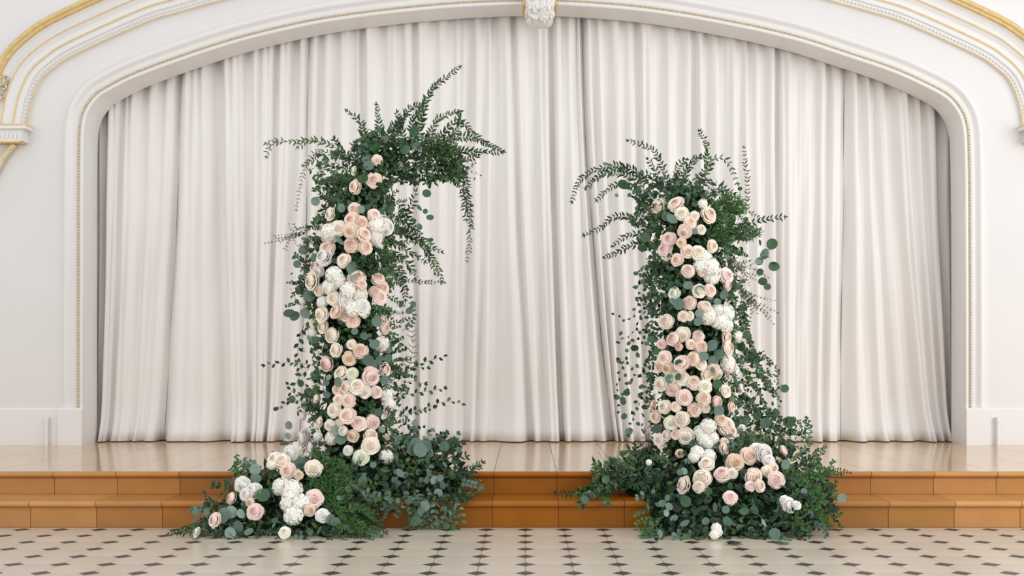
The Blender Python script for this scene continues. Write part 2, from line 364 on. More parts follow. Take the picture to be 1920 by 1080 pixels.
for pi_ in range(5):
    i0, i1 = seams[pi_], seams[pi_+1]; cols = []
    for k in range(i0, i1):
        a, b_ = V[k], V[k+1]; wpx = (b_[0]-a[0]); ns = max(10, int(wpx/1.8))
        for s in range(ns+(1 if k == i1-1 else 0)):
            q = s/ns; e0, e1 = ((16, 7) if k % 3 else (7, 18)); e0, e1 = min(e0, wpx*.4), min(e1, wpx*.4); h = sm((q*wpx-2.5)/e0)*sm((wpx-q*wpx-2.5)/e1)*(1-.12*(2*q-1)**2)
            vd = a[2]*(1-q)+b_[2]*q; rd = RECESS.get(k, 0)+.016*math.sin(k*2.4)+.008
            cols.append((a[0]*(1-q)+b_[0]*q, a[1]*(1-q)+b_[1]*q, vd*(1-h)+rd*h, (.010*math.sin(k*5+q*wpx*.42)+.006*math.sin(k+q*wpx*.23))*h if wpx > 34 else .004*math.sin(k*3+q*9)*h))
    v = []; f = []; nc = len(cols); ztop = 3.62; zbot = Z2+.006
    for j in range(NT+1):
        tt = (j/NT); tt = 1-(1-tt)**1.25 if False else tt
        wv = tt**1.7; z = ztop+(zbot-ztop)*tt
        fl_ = max(0, (tt-.9)/.1)
        for ci, (xt, xb, dp, ex) in enumerate(cols):
            x = xt+(xb-xt)*wv
            d = D_CUR-.045+(dp+ex)*(.80+.30*tt)*1.08-.07*fl_**2.2*(1-dp*6)+.006*math.sin(ci*.37+j*.35)
            d = max(d, D_SOF+.012) if tt < .9 else d
            X = (x-VX)*D_CUR/F
            v.append((X, d, z))
    for j in range(NT):
        for i in range(nc-1): f.append((j*nc+i, (j+1)*nc+i, (j+1)*nc+i+1, j*nc+i+1))
    me = mesh('drape_panel', v, f, M['curtain'], True)
    o = obj('drape_panel', me, label=dl[pi_], cat='curtain', group='white drape panels in the arch')
    md = o.modifiers.new('thickness', 'SOLIDIFY'); md.thickness = .003; md.offset = 1

# ------------------------------------------------------------------ flowers
def rose_mesh(name, layers, seed, ruffle=.02, nb=6, na=5, bud=None):
    r = random.Random(seed); v = []; f = []; ph = r.random()*6
    for (R, rim, zr, zb, n, hw) in layers:              # belly radius, rim radius, rim height, belly height, petals, half width
        for k in range(n):
            ph += 2*PI/n; p0 = ph+r.uniform(-.2, .2); n0 = len(v); kk = r.uniform(.95, 1.05); dz = r.uniform(-.03, .03)
            for i in range(nb+1):
                bt = i/nb
                for j in range(na+1):
                    a = -1+2*j/na; b = bt*(1-.12*abs(a)**3)
                    if b < .45: q = b/.45; rho = R*(.55+.45*math.sin(q*PI/2)); z = zb-.28*(1-q)**1.3
                    else: q = (b-.45)/.55; rho = R+(rim-R)*q**1.6; z = zb+(zr-zb)*math.sin(q*PI/2)
                    rho *= kk*(1+.09*a); z += dz+ruffle*math.sin(a*4+k*2.1)*b
                    an = p0+a*hw*(.7+.3*b**.5)
                    v.append((rho*math.cos(an), rho*math.sin(an), z))
            for i in range(nb):
                for j in range(na):
                    q = n0+i*(na+1)+j; f.append((q, q+1, q+na+2, q+na+1))
        ph += .7
    if bud:
        b = MB(); b.ball((0, 0, bud[1]), bud[0], nu=8, nv=6); n0 = len(v); v += b.v; f += [tuple(i+n0 for i in q) for q in b.f]
    return mesh(name, v, f, M['petal'], True)
HRT = [(.18, .05, .56, .44, 3, 1.2), (.31, .16, .59, .42, 4, 1.0), (.44, .29, .58, .38, 5, .86)]
OUT = [(.55, .43, .55, .32, 5, .86), (.50, .74, .42, .24, 5, .92), (.60, .98, .22, .06, 6, .80), (.74, 1.06, .0, -.12, 5, .78)]
TIGHT = [(.58, .42, .60, .34, 5, .88), (.74, .58, .52, .20, 5, .86), (.66, .88, .32, .06, 5, .88), (.80, 1.0, .06, -.14, 5, .80)]
PEO = [(.18, .05, .56, .44, 4, 1.1), (.31, .16, .60, .42, 5, .9), (.44, .29, .60, .38, 6, .78), (.55, .43, .56, .32, 6, .76), (.52, .66, .48, .26, 7, .72), (.60, .84, .34, .14, 8, .66), (.70, 1.0, .14, -.02, 8, .66), (.80, 1.05, -.06, -.18, 7, .70)]
rose_out = [rose_mesh('rose', OUT, s) for s in (1, 2, 3)]; rose_hrt = [rose_mesh('rose_heart', HRT, s+9, .012, bud=(.09, .46)) for s in (1, 2, 3)]
tight_out = [rose_mesh('rose', TIGHT, s+20) for s in (1, 2)]
peony = [rose_mesh('peony', PEO, s+30, .06, bud=(.12, .54)) for s in (1, 2, 3)]
def hydr_mesh(seed):
    r = random.Random(seed); v = []; f = []
    n = 74
    for k in range(n):
        z = 1-1.55*(k+.5)/n; a = k*2.39996+r.uniform(-.2, .2); s = math.sqrt(max(0, 1-z*z))
        c = Vector((s*math.cos(a), s*math.sin(a), z*.85)); nrm = (c+Vector((r.uniform(-.25, .25), r.uniform(-.25, .25), r.uniform(-.1, .3)))).normalized()
        u = nrm.orthogonal().normalized(); u = Matrix.Rotation(r.uniform(0, 6.3), 3, nrm) @ u; w2 = nrm.cross(u); c = c*r.uniform(.84, .98)
        sz = r.uniform(.23, .30)
        for q in range(4):
            e = u*math.cos(q*PI/2)+w2*math.sin(q*PI/2); g = nrm.cross(e); n0 = len(v)
            v += [tuple(c), tuple(c+e*sz*.55+g*sz*.48+nrm*.05), tuple(c+e*sz*1.05+nrm*.03), tuple(c+e*sz*.55-g*sz*.48+nrm*.05)]
            f += [(n0, n0+1, n0+2), (n0, n0+2, n0+3)]
    n0 = len(v); b = MB(); b.ball((0, 0, -.03), .84, nu=12, nv=8); v += b.v; f += [tuple(i+n0 for i in q) for q in b.f]
    return mesh('hydrangea', v, f, M['petal'])
hydr = [hydr_mesh(s) for s in (1, 2, 3)]
PC = {'P': ((.98, .80, .69), (.96, .63, .47)), 'K': ((.98, .78, .73), (.97, .66, .57)), 'B': ((.98, .81, .72), (.97, .69, .55)), 'C': ((.98, .89, .77), (.97, .80, .63)),
      'T': ((.90, .73, .58), (.82, .55, .35)), 'W': ((.98, .96, .915), None), 'H': ((.97, .95, .87), None), 'G': ((.92, .92, .77), (.85, .84, .60))}

# leaf templates: unit length along +y, unit width along x, normal +z
def tmpl(w1, w2, fold=.12):
    v = [(0, 0, 0), (w1, .3, fold), (w2, .62, fold), (0, 1, 0), (-w2, .62, fold), (-w1, .3, fold), (0, .32, 0), (0, .66, .02)]
    return np.array(v), [(0, 1, 6), (1, 2, 7, 6), (2, 3, 7), (0, 6, 5), (6, 7, 4, 5), (7, 3, 4)]
def disc():
    v = [(.5*math.sin(a)*(1 if abs(math.cos(a)) < .95 else 1), .5-.5*math.cos(a), .06*math.cos(2*a)) for a in np.linspace(0, 2*PI, 10, endpoint=False)]+[(0, .5, -.05)]
    return np.array(v), [(i, (i+1) % 10, 10) for i in range(10)]
TM = {'lance': tmpl(.5, .40), 'oval': tmpl(.46, .5), 'disc': disc(), 'needle': (np.array([(-.5, 0, 0), (.5, 0, 0), (.4, .6, .1), (0, 1, 0), (-.4, .6, .1)]), [(0, 1, 2, 3, 4)])}
LM = {}
def leaf_mesh(ty, mk):
    if (ty, mk) not in LM: LM[ty, mk] = mesh('leaf', TM[ty][0], TM[ty][1], M['leaf_'+mk], False)
    return LM[ty, mk]
def rv(s=1): return np.array([random.gauss(0, s) for _ in range(3)])
def unit(a): return a/(np.linalg.norm(a)+1e-9)
CAMP = np.array([0, 0, CH])

class Thing:
    def __init__(s, name, base, label, cat, group=None, depth=None):
        s.base = Vector(base); s.root = obj(name, None, loc=base, label=label, cat=cat, group=group); s.leaves = []; s.depth = depth; s.name = name
        s.root.empty_display_size = .1
    def P(s, x, y, off=0): return np.array(at(x, y, s.depth(x, y)+off))
    def leaf(s, ty, mk, o, dr, nr, ln, wd, par=None):
        s.leaves.append((ty, mk, np.array(o), unit(np.array(dr)), np.array(nr), ln, wd, par))
    def branch(s, pts, ty='lance', mk='dark', leaf=13, aspect=.36, step=None, off=-.02, tipoff=None, name='leafy_branch', ang=48, depth_pts=None, mk2=None, stem=.0018, jit=.35, both=True):
        n = len(pts); tip = random.uniform(-.10, .06) if tipoff is None else tipoff
        w3 = [s.P(p[0], p[1], off+tip*(i/(n-1))) for i, p in enumerate(pts)]
        d0 = w3[0][1]; m = d0/F
        cur = catmull(w3, 6); ln = leaf*m; st = (step or leaf*.42)*m
        q = resample(cur, st); b = MB(); b.tube([tuple(p-np.array(s.base)) for p in resample(cur, .03)], stem, stem*.5, 4)
        o = b.build(name, M['stem'], s.root)
        for i in range(1, len(q)):
            t = unit(q[i]-q[i-1]); sc = (1-.45*(i/len(q))**3)*random.uniform(.75, 1.15)
            for side in ((1, -1) if both else ((1,) if i % 2 else (-1,))):
                nr = unit(unit(CAMP-q[i])+rv(jit)); sd = unit(np.cross(nr, t))*side
                a = math.radians(ang+random.gauss(0, 12)); dr = unit(t*math.cos(a)+sd*math.sin(a)+rv(.12))
                s.leaf(ty, mk if (mk2 is None or random.random() < .6) else mk2, q[i], dr, nr, ln*sc, ln*aspect*sc, o)
        t = unit(q[-1]-q[-2]); s.leaf(ty, mk, q[-1], t, unit(CAMP-q[-1]), ln*.7, ln*aspect*.7, o)
        return o
    def disc(s, x, y, r, mk='grey', off=-.05):
        c = s.P(x, y, off+random.uniform(-.02, .02)); m = c[1]/F; nr = unit(unit(CAMP-c)+rv(.42)); dr = unit(np.array([random.gauss(0, 1), 0, random.gauss(0, 1)])); dr = unit(dr-nr*dr.dot(nr))
        s.leaf('disc', mk, c-dr*r*m*1.05, dr, nr, 2.1*r*m, 2.0*r*m*random.uniform(.85, 1.05))
    def scatter(s, n, fn, types, off=(0, .05)):          # fn() -> (x, y, outward vector)
        for _ in range(n):
            x, y, out = fn(); ty, mk, lp, asp = random.choice(types); c = s.P(x, y, random.uniform(*off)); m = c[1]/F
            nr = unit(np.array(out)+rv(.55)); dr = rv(1)+np.array(out)*.6; dr = unit(dr-nr*dr.dot(nr)*.8)
            l = lp*m*random.uniform(.7, 1.25); s.leaf(ty, mk, c, dr, nr, l, l*asp)
    def flower(s, x, y, r, kind, out, off=-.06):
        c = s.P(x, y, off+random.uniform(-.02, .015)); m = c[1]/F; R = r*m*1.08
        nr = Vector(unit(np.array(out)+rv(.16)))
        q = nr.to_track_quat('Z', 'Y').to_matrix().to_4x4() @ Matrix.Rotation(random.uniform(0, 6.28), 4, 'Z')
        bs = Matrix.Translation(Vector(c)-s.base-nr*R*.35) @ q @ Matrix.Diagonal((R, R, R*random.uniform(.85, 1.05), 1))
        k = random.uniform(.95, 1.04); c1, c2 = PC[kind]; u = random.uniform(-.03, .03)
        cc = (min(.985, c1[0]*k), min(.97, (c1[1]+u)*k), min(.94, (c1[2]+u)*k), 1)
        if kind == 'H': o = obj('hydrangea', random.choice(hydr), s.root)
        elif kind == 'W': o = obj('peony', random.choice(peony), s.root)
        else:
            tight = random.random() < .25
            o = obj('rose', random.choice(tight_out if tight else rose_out), s.root)
            h = obj('rose_heart', random.choice(rose_hrt), o); h.color = (c2[0]*k, c2[1]*k, c2[2]*k, 1)
            if tight: h.matrix_basis = Matrix.Diagonal((.95, .95, 1.06, 1))
        o.matrix_basis = bs; o.color = cc
    def finish(s, nmax=290):
        def score(L):
            ty, mk, o, dr, nr, ln, wd, par = L
            v = unit(CAMP-o); return ln*wd*(.3+abs(v.dot(unit(nr))))*(1.0 if par is None else 1.6)*(1.5 if ty == 'disc' else 1)
        order = sorted(range(len(s.leaves)), key=lambda i: -score(s.leaves[i]))
        vs = []; fs = []; mi = []; n0 = 0; rank_ = 0
        for i in order:
            ty, mk, o, dr, nr, ln, wd, par = s.leaves[i]
            nr = unit(nr-dr*nr.dot(dr)); xx = np.cross(dr, nr)
            if rank_ < nmax and ty != 'needle':
                rank_ += 1
                m = Matrix(((xx[0]*wd, dr[0]*ln, nr[0]*ln*.5, o[0]-s.base.x), (xx[1]*wd, dr[1]*ln, nr[1]*ln*.5, o[1]-s.base.y), (xx[2]*wd, dr[2]*ln, nr[2]*ln*.5, o[2]-s.base.z), (0, 0, 0, 1)))
                q = obj('eucalyptus_leaf' if ty == 'disc' else 'leaf', leaf_mesh(ty, mk), par if par is not None else s.root); q.matrix_basis = m
            else:
                T, ff = TM[ty]
                vs.append(o-np.array(s.base)+np.outer(T[:, 0]*wd, xx)+np.outer(T[:, 1]*ln, dr)+np.outer(T[:, 2]*ln*.5, nr))
                fs += [tuple(j+n0 for j in q) for q in ff]; mi += [LEAFK.index(mk)]*len(ff); n0 += len(T)
        if vs:
            me = bpy.data.meshes.new('foliage'); me.from_pydata(np.vstack(vs).tolist(), [], fs)
            for k in LEAFK: me.materials.append(M['leaf_'+k])
            me.polygons.foreach_set('material_index', mi); me.update()
            obj('foliage', me, s.root, kind='stuff')

def interp_prof(tab):
    ys = [t[0] for t in tab]
    return lambda y: (float(np.interp(y, ys, [t[1] for t in tab])), float(np.interp(y, ys, [t[2] for t in tab])))

def column(name, tab, dax, label, base_px):
    prof = interp_prof(tab)
    def depth(x, y):
        c, wd = prof(y); t_ = (x-c)/wd; return dax-(wd*dax/F)*.9*math.sqrt(max(0, 1-min(1, abs(t_))**2))
    base = at(base_px, 0, dax); base.z = Z2
    T = Thing(name, base, label, 'flower column', None, depth); T.prof = prof; T.dax = dax
    v = []; f = []; n = 14; ys = np.linspace(tab[-1][0], tab[0][0], 26)       # lumpy filler core, near-black for the deep shade between the flowers
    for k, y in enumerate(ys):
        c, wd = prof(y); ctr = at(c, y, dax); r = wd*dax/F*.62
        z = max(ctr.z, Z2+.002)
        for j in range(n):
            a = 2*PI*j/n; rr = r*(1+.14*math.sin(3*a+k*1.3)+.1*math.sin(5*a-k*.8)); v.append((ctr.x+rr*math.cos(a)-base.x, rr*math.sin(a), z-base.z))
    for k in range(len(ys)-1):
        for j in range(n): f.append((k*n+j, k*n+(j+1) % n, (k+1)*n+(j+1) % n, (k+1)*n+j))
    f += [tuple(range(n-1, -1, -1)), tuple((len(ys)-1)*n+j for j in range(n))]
    obj('shade_core', mesh('shade_core', v, f, M['dark'], True), T.root)
    return T
def out_of(T, x, y):
    c, wd = T.prof(y); t_ = max(-1, min(1, (x-c)/wd)); return np.array([t_*.8, -math.sqrt(max(.12, 1-t_*t_*.8)), .12])

DENSE = [('lance', 'dark', 13, .36), ('oval', 'round', 13, .7), ('oval', 'mid', 13, .5), ('lance', 'mid', 12, .36), ('oval', 'dark', 12, .6), ('oval', 'mid', 11, .6), ('lance', 'olive', 11, .35), ('disc', 'grey', 11, .9), ('oval', 'round', 12, .7), ('lance', 'mid', 9, .35)]
def col_fill(T, y0, y1, n, spread=1.0, types=DENSE, off=(-.01, .10)):
    def fn():
        y = random.uniform(y0, y1); c, wd = T.prof(y); x = c+wd*spread*random.uniform(-1, 1); return x, y, out_of(T, x, y)
    T.scatter(n, fn, types, off)
def ell_fill(T, cx, cy, rx, ry, n, types=DENSE, off=(-.04, .05)):
    def fn():
        while True:
            a, b = random.uniform(-1, 1), random.uniform(-1, 1)
            if a*a+b*b < 1: break
        return cx+a*rx, cy+b*ry, np.array([a*.6, -.8, .3-b*.5])
    T.scatter(n, fn, types, off)
def side_twigs(T, y0, y1, side, n, lo, hi, kinds, start=.75):
    for _ in range(n):
        y = random.uniform(y0, y1); c, wd = T.prof(y); x = c+side*wd*start; L = random.uniform(lo, hi); a = random.gauss(0, .55)
        kd = random.choice(kinds); e = (x+side*L*math.cos(a), y-L*math.sin(a)); mid = ((x+e[0])/2, (y+e[1])/2-random.uniform(-3, 8))
        T.branch([(x, y), mid, e], *kd, tipoff=random.uniform(-.12, .08))
def wisp_bush(T, cx, cy, r, n, mk='wisp', leaf=7, base=None):
    b0 = base or (cx, cy)
    for _ in range(n):
        a = random.uniform(0, 2*PI); L = r*math.sqrt(random.random()); e = (cx+math.cos(a)*L, cy+math.sin(a)*L); m_ = (b0[0]*.4+cx*.3+e[0]*.3+random.gauss(0, 3), b0[1]*.4+cy*.3+e[1]*.3+random.gauss(0, 4))
        T.branch([b0, m_, e], 'oval', mk, leaf*.75, .4, leaf, ang=40, stem=.0007, mk2='mid', jit=.6)
def fern(T, cx, cy, rx, ry, n, mk='bright', leaf=6, mk2='mid'):
    ell_fill(T, cx, cy, rx, ry, n, [('needle', mk, leaf*1.6, .16), ('lance', mk2, leaf*1.3, .25), ('lance', mk, leaf*1.2, .3), ('needle', mk2, leaf*1.8, .15)], (-.08, .02))
def flowers(T, ox, oy, s, data, outf, off=-.06):
    for ln in data.split(';'):
        p = ln.split()
        if len(p) == 4: x, y = ox+float(p[0])/s, oy+float(p[1])/s; T.flower(x, y, float(p[2])/s, p[3], outf(x, y), off)
def discs(T, ox, oy, s, data, off=-.07):
    for ln in data.split(';'):
        p = ln.split()
        if len(p) >= 3: T.disc(ox+float(p[0])/s, oy+float(p[1])/s, float(p[2])/s, {'g': 'round', 'p': 'pale', 'd': 'grey'}[p[3]] if len(p) > 3 else random.choice(['grey', 'grey', 'grey', 'pale']), off)

# ================================================================== taller column (in front of the drapes, on the stage edge)
TL = column('flower_column', [(285, 700, 22), (320, 695, 38), (360, 685, 52), (400, 665, 70), (450, 655, 84), (500, 650, 86), (550, 645, 88), (600, 650, 80), (650, 660, 76), (700, 660, 76), (750, 660, 80), (800, 660, 84), (850, 670, 92), (876, 672, 92)],
            6.65, 'taller flower column with a leafy arm reaching sideways at its top', 672)
oL = lambda x, y: out_of(TL, x, y)
flowers(TL, 480, 100, 4, '910 800 38 B;1080 845 30 B;885 945 56 P;735 1000 52 B;725 880 34 C', oL)
flowers(TL, 480, 350, 4, '735 165 45 B;545 205 48 C;890 210 46 B;710 245 55 P;795 270 56 P;705 330 56 P;815 355 54 P;715 435 58 P;825 455 52 P;620 310 55 C;530 340 76 H;905 300 66 H;995 300 60 W;905 375 62 H;530 460 58 B;500 520 66 W;655 550 52 C;435 600 50 B;470 635 38 W;405 710 70 C;580 650 60 H;610 700 58 H;540 750 56 H;470 775 46 C;760 680 64 P;795 735 38 P;920 690 50 P;955 760 50 P;935 825 54 K;890 785 40 P;690 770 60 H;680 850 64 W;790 810 58 H;800 900 60 W;720 910 62 H;820 940 40 C;575 835 50 C;490 860 45 H;590 930 52 P;670 955 56 K;725 1005 50 P;480 960 56 C;340 860 30 H;440 1010 45 C;350 940 45 C;490 1050 50 C;960 1010 40 B;970 1060 45 B', oL)
flowers(TL, 480, 600, 4, '560 115 55 C;415 85 40 H;590 225 52 C;520 330 56 B;700 290 50 T;785 230 56 P;715 185 36 C;630 395 54 C;720 400 44 G;870 425 66 K;975 370 50 B;670 505 52 B;760 495 58 C;815 540 46 C;905 540 44 K;610 520 40 B;620 595 42 B;690 600 52 B;580 675 52 C;680 715 60 B;775 770 54 B;875 770 56 K;550 790 40 C;615 790 40 G;465 770 36 C;440 590 50 G;650 830 36 C;720 870 45 T;865 870 52 B;860 940 64 C;960 180 58 H;1000 570 60 H;1010 640 46 H;990 690 36 P;560 890 50 H;350 640 40 G;340 720 30 H;690 975 36 W;790 1030 56 G;985 1030 55 H;455 870 36 H;340 890 75 W;400 960 70 W;290 975 60 H', oL)
discs(TL, 480, 100, 4, '810 700 32 g;900 710 42 g;830 790 40 d;845 840 40 d;930 985 35 g;965 645 30 d;1200 690 45 d;1120 720 40 g;1185 590 40 g;800 940 42 g')
discs(TL, 480, 350, 4, '445 110 35;355 475 40;310 580 30;625 400 45;440 530 30;530 545 18;335 680 25;325 760 25;395 820 45;720 610 50;730 680 30 p;250 950 45;290 970 40;370 950 42;905 1010 42;1090 880 30;1180 885 26;1150 930 30;640 160 35;790 170 30;1010 170 35 g;945 185 30 g;1280 50 33 g;1225 160 28 g;1305 230 28 g;1270 185 20 g;1180 250 22 g;1225 300 26 g;1310 400 20 g;800 730 18')
discs(TL, 480, 600, 4, '810 120 35;740 85 28;890 180 40;990 220 32;840 300 45;870 340 46;930 300 38;990 290 38;615 465 42;525 470 25;545 430 25;530 560 28;930 395 22;965 450 35;920 690 38;600 830 42;640 890 46;245 790 32;240 870 28;215 925 35;335 475 28 g;270 595 30 g;150 665 24 g;450 150 35;400 140 30;735 270 28;945 820 28;1190 775 25;1180 820 30')
for p in ([(780,250),(790,215),(805,175),(830,150),(860,127)], [(785,270),(790,230),(798,190),(815,160)], [(720,285),(712,240),(706,198)], [(695,300),(682,255),(675,228),(652,209)], [(735,270),(745,240),(768,205),(790,195)],
          [(760,280),(752,240),(745,212)], [(775,275),(772,235),(785,205)], [(700,290),(735,240),(760,215)], [(800,275),(817,228),(845,213),(862,209)], [(820,262),(850,232),(870,230),(888,252),(910,268),(942,283)], [(820,290),(865,285),(900,284),(938,285)],
          [(800,290),(840,262),(880,258),(915,272)], [(840,262),(862,235),(860,212)], [(660,300),(640,280),(628,262)], [(830,320),(868,330),(878,380),(882,420)], [(840,310),(872,300),(895,292)]):
    TL.branch(p, 'lance', 'dark', 13, .34, 5.5, mk2='mid')
TL.branch([(660,300),(620,272),(575,263),(540,266),(512,262),(500,268)], 'lance', 'mid', 13, .3, 8, mk2='olive')
TL.branch([(530,266),(508,272),(500,292)], 'lance', 'mid', 11, .3, 7, mk2='olive'); TL.branch([(600,266),(580,262),(560,275)], 'lance', 'mid', 12, .3, 7)
TL.branch([(640,300),(605,282),(582,295),(570,320),(563,350),(556,392)], 'lance', 'wisp', 9, .25, 7, stem=.001, mk2='mid'); TL.branch([(600,285),(585,300),(570,310)], 'lance', 'mid', 10, .3, 5)
TL.branch([(868,345),(878,385),(883,425),(876,487)], 'lance', 'olive', 12, .22, 6, mk2='dark', stem=.001); TL.branch([(860,335),(870,370),(874,410)], 'lance', 'dark', 12, .3, 6)
wisp_bush(TL, 882, 325, 24, 8, 'wisp', 8, (855, 322)); wisp_bush(TL, 536, 440, 30, 12, 'wisp', 6, (568, 440)); TL.branch([(545,448),(520,452),(498,456)], 'needle', 'wisp', 6, .25, 6, stem=.0008)
for p in ([(725,425),(770,440),(800,470),(820,500),(828,525)], [(740,405),(775,425),(800,455),(826,472)], [(720,450),(760,468),(795,490)], [(735,470),(765,495),(778,520)], [(740,400),(765,395),(780,360)], [(725,480),(750,505),(762,540)], [(720,440),(750,455),(772,450)], [(745,380),(760,400),(772,430)], [(730,500),(755,530),(760,560)], [(735,430),(790,455),(815,510)]):
    TL.branch(p, 'lance', 'dark', 14, .32, 6, mk2='mid', jit=.5)
TL.branch([(735,520),(780,528),(832,530)], 'lance', 'wisp', 9, .35, 6, mk2='dark', stem=.001)
TL.branch([(765,700),(774,650),(771,603)], 'needle', 'wisp', 16, .12, 9, stem=.0012, ang=58); TL.branch([(755,620),(775,600),(770,560)], 'oval', 'grey', 9, .6, 8)
for p in ([(735,705),(780,685),(832,668)], [(735,745),(790,735),(832,729)], [(740,785),(800,765),(838,752),(866,757)], [(735,770),(780,770),(812,765)], [(740,720),(775,690),(800,690)], [(745,800),(775,795),(802,806)], [(735,730),(770,715),(795,720)], [(590,685),(545,680),(497,684)], [(590,745),(555,740),(540,722)], [(580,690),(560,710),(542,745)], [(570,610),(560,640),(558,690)], [(590,760),(550,750),(520,766)]):
    TL.branch(p, 'oval', 'dark', 12, .55, 9, mk2='round', both=False)
NAR = ('lance', 'dark', 10, .34, 5); SMO = ('oval', 'mid', 8, .6, 5); WSP = ('lance', 'wisp', 7, .25, 5); RND = ('oval', 'round', 10, .7, 7); NMD = ('lance', 'mid', 9, .34, 5)
side_twigs(TL, 340, 620, -1, 26, 18, 46, [NAR, SMO, WSP, NMD]); side_twigs(TL, 620, 860, -1, 22, 10, 38, [NAR, SMO, RND]); side_twigs(TL, 380, 600, 1, 26, 15, 50, [NAR, NMD, SMO]); side_twigs(TL, 600, 860, 1, 32, 20, 60, [NAR, RND, SMO, NMD])
side_twigs(TL, 300, 380, -1, 12, 20, 60, [NAR, NMD]); side_twigs(TL, 300, 390, 1, 10, 15, 40, [NAR, RND])
col_fill(TL, 290, 876, 2500, .92); col_fill(TL, 400, 860, 260, 1.2, off=(0, .1))
ell_fill(TL, 790, 302, 76, 44, 1100, [('oval', 'dark', 11, .55), ('lance', 'dark', 12, .36), ('lance', 'mid', 11, .36), ('oval', 'mid', 9, .6), ('oval', 'bright', 10, .5)], (-.10, .12)); fern(TL, 825, 280, 34, 26, 500, 'olive', 6)
ell_fill(TL, 710, 285, 50, 40, 500, off=(-.06, .08)); ell_fill(TL, 630, 330, 50, 45, 260, off=(-.05, .05)); ell_fill(TL, 845, 322, 28, 20, 160, [('oval', 'bright', 11, .5), ('oval', 'dark', 11, .5)])
fern(TL, 695, 497, 42, 20, 300, 'dark', 6); fern(TL, 705, 590, 22, 20, 250, 'bright', 6)
TL.finish()

# ================================================================== shorter column
TR = column('flower_column', [(350, 1285, 30), (380, 1288, 60), (410, 1292, 74), (450, 1295, 76), (500, 1300, 84), (550, 1300, 86), (600, 1300, 86), (650, 1300, 92), (700, 1300, 92), (750, 1300, 92), (800, 1308, 95), (850, 1318, 105), (876, 1320, 108)],
            6.65, 'shorter flower column with round eucalyptus leaves and blush roses, without an arm', 1315)
oR = lambda x, y: out_of(TR, x, y)
flowers(TR, 1050, 230, 4, '730 630 62 C;865 600 60 B;915 680 50 C;1125 685 60 P;1080 610 36 H;980 745 46 P;1010 700 36 C;930 820 52 B;815 870 52 K;780 945 52 K;790 990 46 C;960 965 48 P;875 1025 46 P;1150 925 44 P;1040 970 55 C;1090 1010 60 H;1060 800 36 C;910 900 36 T', oR)
flowers(TR, 1050, 480, 4, '960 110 50 B;1060 60 56 H;1070 115 36 P;1150 80 70 H;1150 150 60 H;1255 145 60 K;1265 220 42 K;1130 255 44 B;1050 260 50 C;970 350 52 B;1070 375 36 P;1100 375 42 C;850 280 46 G;1120 450 66 H;1200 470 70 H;1260 430 66 H;1260 510 60 H;1190 400 46 H;795 490 56 C;925 450 40 B;975 450 36 C;920 590 54 C;845 620 54 B;1040 600 44 B;985 660 36 P;1060 680 52 P;1260 610 46 B;1270 690 60 C;1340 600 50 H;890 680 30 T;1000 770 52 P;1060 800 50 C;1285 810 68 H;1330 870 46 W;905 800 58 B;780 760 50 B;740 830 40 B;800 840 46 T;1150 870 56 P;1180 890 46 C;1110 890 50 C;840 900 58 G;915 915 54 C;750 960 50 C;1005 945 54 P;1090 980 50 G;845 995 56 B;935 1060 56 K;1080 1065 54 P;1360 980 50 W;1250 1010 46 C;760 660 36 K', oR)
flowers(TR, 1020, 740, 3.2, '905 90 42 P;1045 45 36 K;1130 70 28 P;825 145 46 C;720 70 40 C;790 70 30 C;970 80 30 C;665 130 36 P;645 60 30 P;850 250 50 C;790 235 30 B;730 245 32 C;690 270 36 C;765 170 40 G;990 190 48 H;940 225 42 H;965 270 42 H;1020 260 36 H;985 300 30 H;1100 185 52 C;1120 220 46 P;1065 150 36 T;1200 215 36 W;1260 250 36 C;1085 285 28 P;1090 325 36 B;815 350 26 T', oR)
discs(TR, 1050, 230, 4, '475 465 45 g;840 720 45 d;800 705 40 d;620 550 28 g;690 545 35 g;1590 910 42 g;1535 985 44 d;1500 900 24 g;1495 1040 32 d;1600 1065 32 g;1350 495 18 g;1010 815 25;425 545 15;640 860 40 g;620 940 38 g')
discs(TR, 1050, 480, 4, '1605 80 42 g;1500 120 27 g;1520 190 38 g;1555 230 27 g;1540 10 38;1490 40 28;1050 255 36;890 360 46;850 340 36;1125 300 28;970 430 36;1040 430 30;1035 490 36;1230 290 36;1180 340 30;960 220 36;1140 670 46;1080 750 38;1190 740 42;1150 790 42;1045 585 25;1065 665 22;725 710 36 g;890 800 28 g;820 920 32;885 905 28 g;1145 855 22;1180 960 38 g;1200 1030 30 g;560 690 30 g;515 655 18 g;455 580 18 g;500 705 15;440 785 22 g;490 895 14 g;525 950 20;610 980 22 g;500 1025 27 g;425 1060 24;470 1075 22 g;600 1045 20 g;680 625 28 g;650 655 20;565 230 22 g;570 130 20 g;620 190 20;660 170 28 g;1685 995 38 g;1400 590 30 g;1415 770 36;1360 680 36 g')
discs(TR, 1020, 740, 3.2, '475 40 22 g;535 110 18 g;480 130 20 g;605 75 20 g;565 175 14;510 220 25;595 220 20;1155 290 40;1150 335 38;1185 290 35;1050 95 32;680 205 30;1330 170 35;1470 165 35 g;1495 150 20;1280 130 26 g;1220 150 26 g;1390 110 26 g;1130 25 22 g;1215 250 22;1240 300 28')
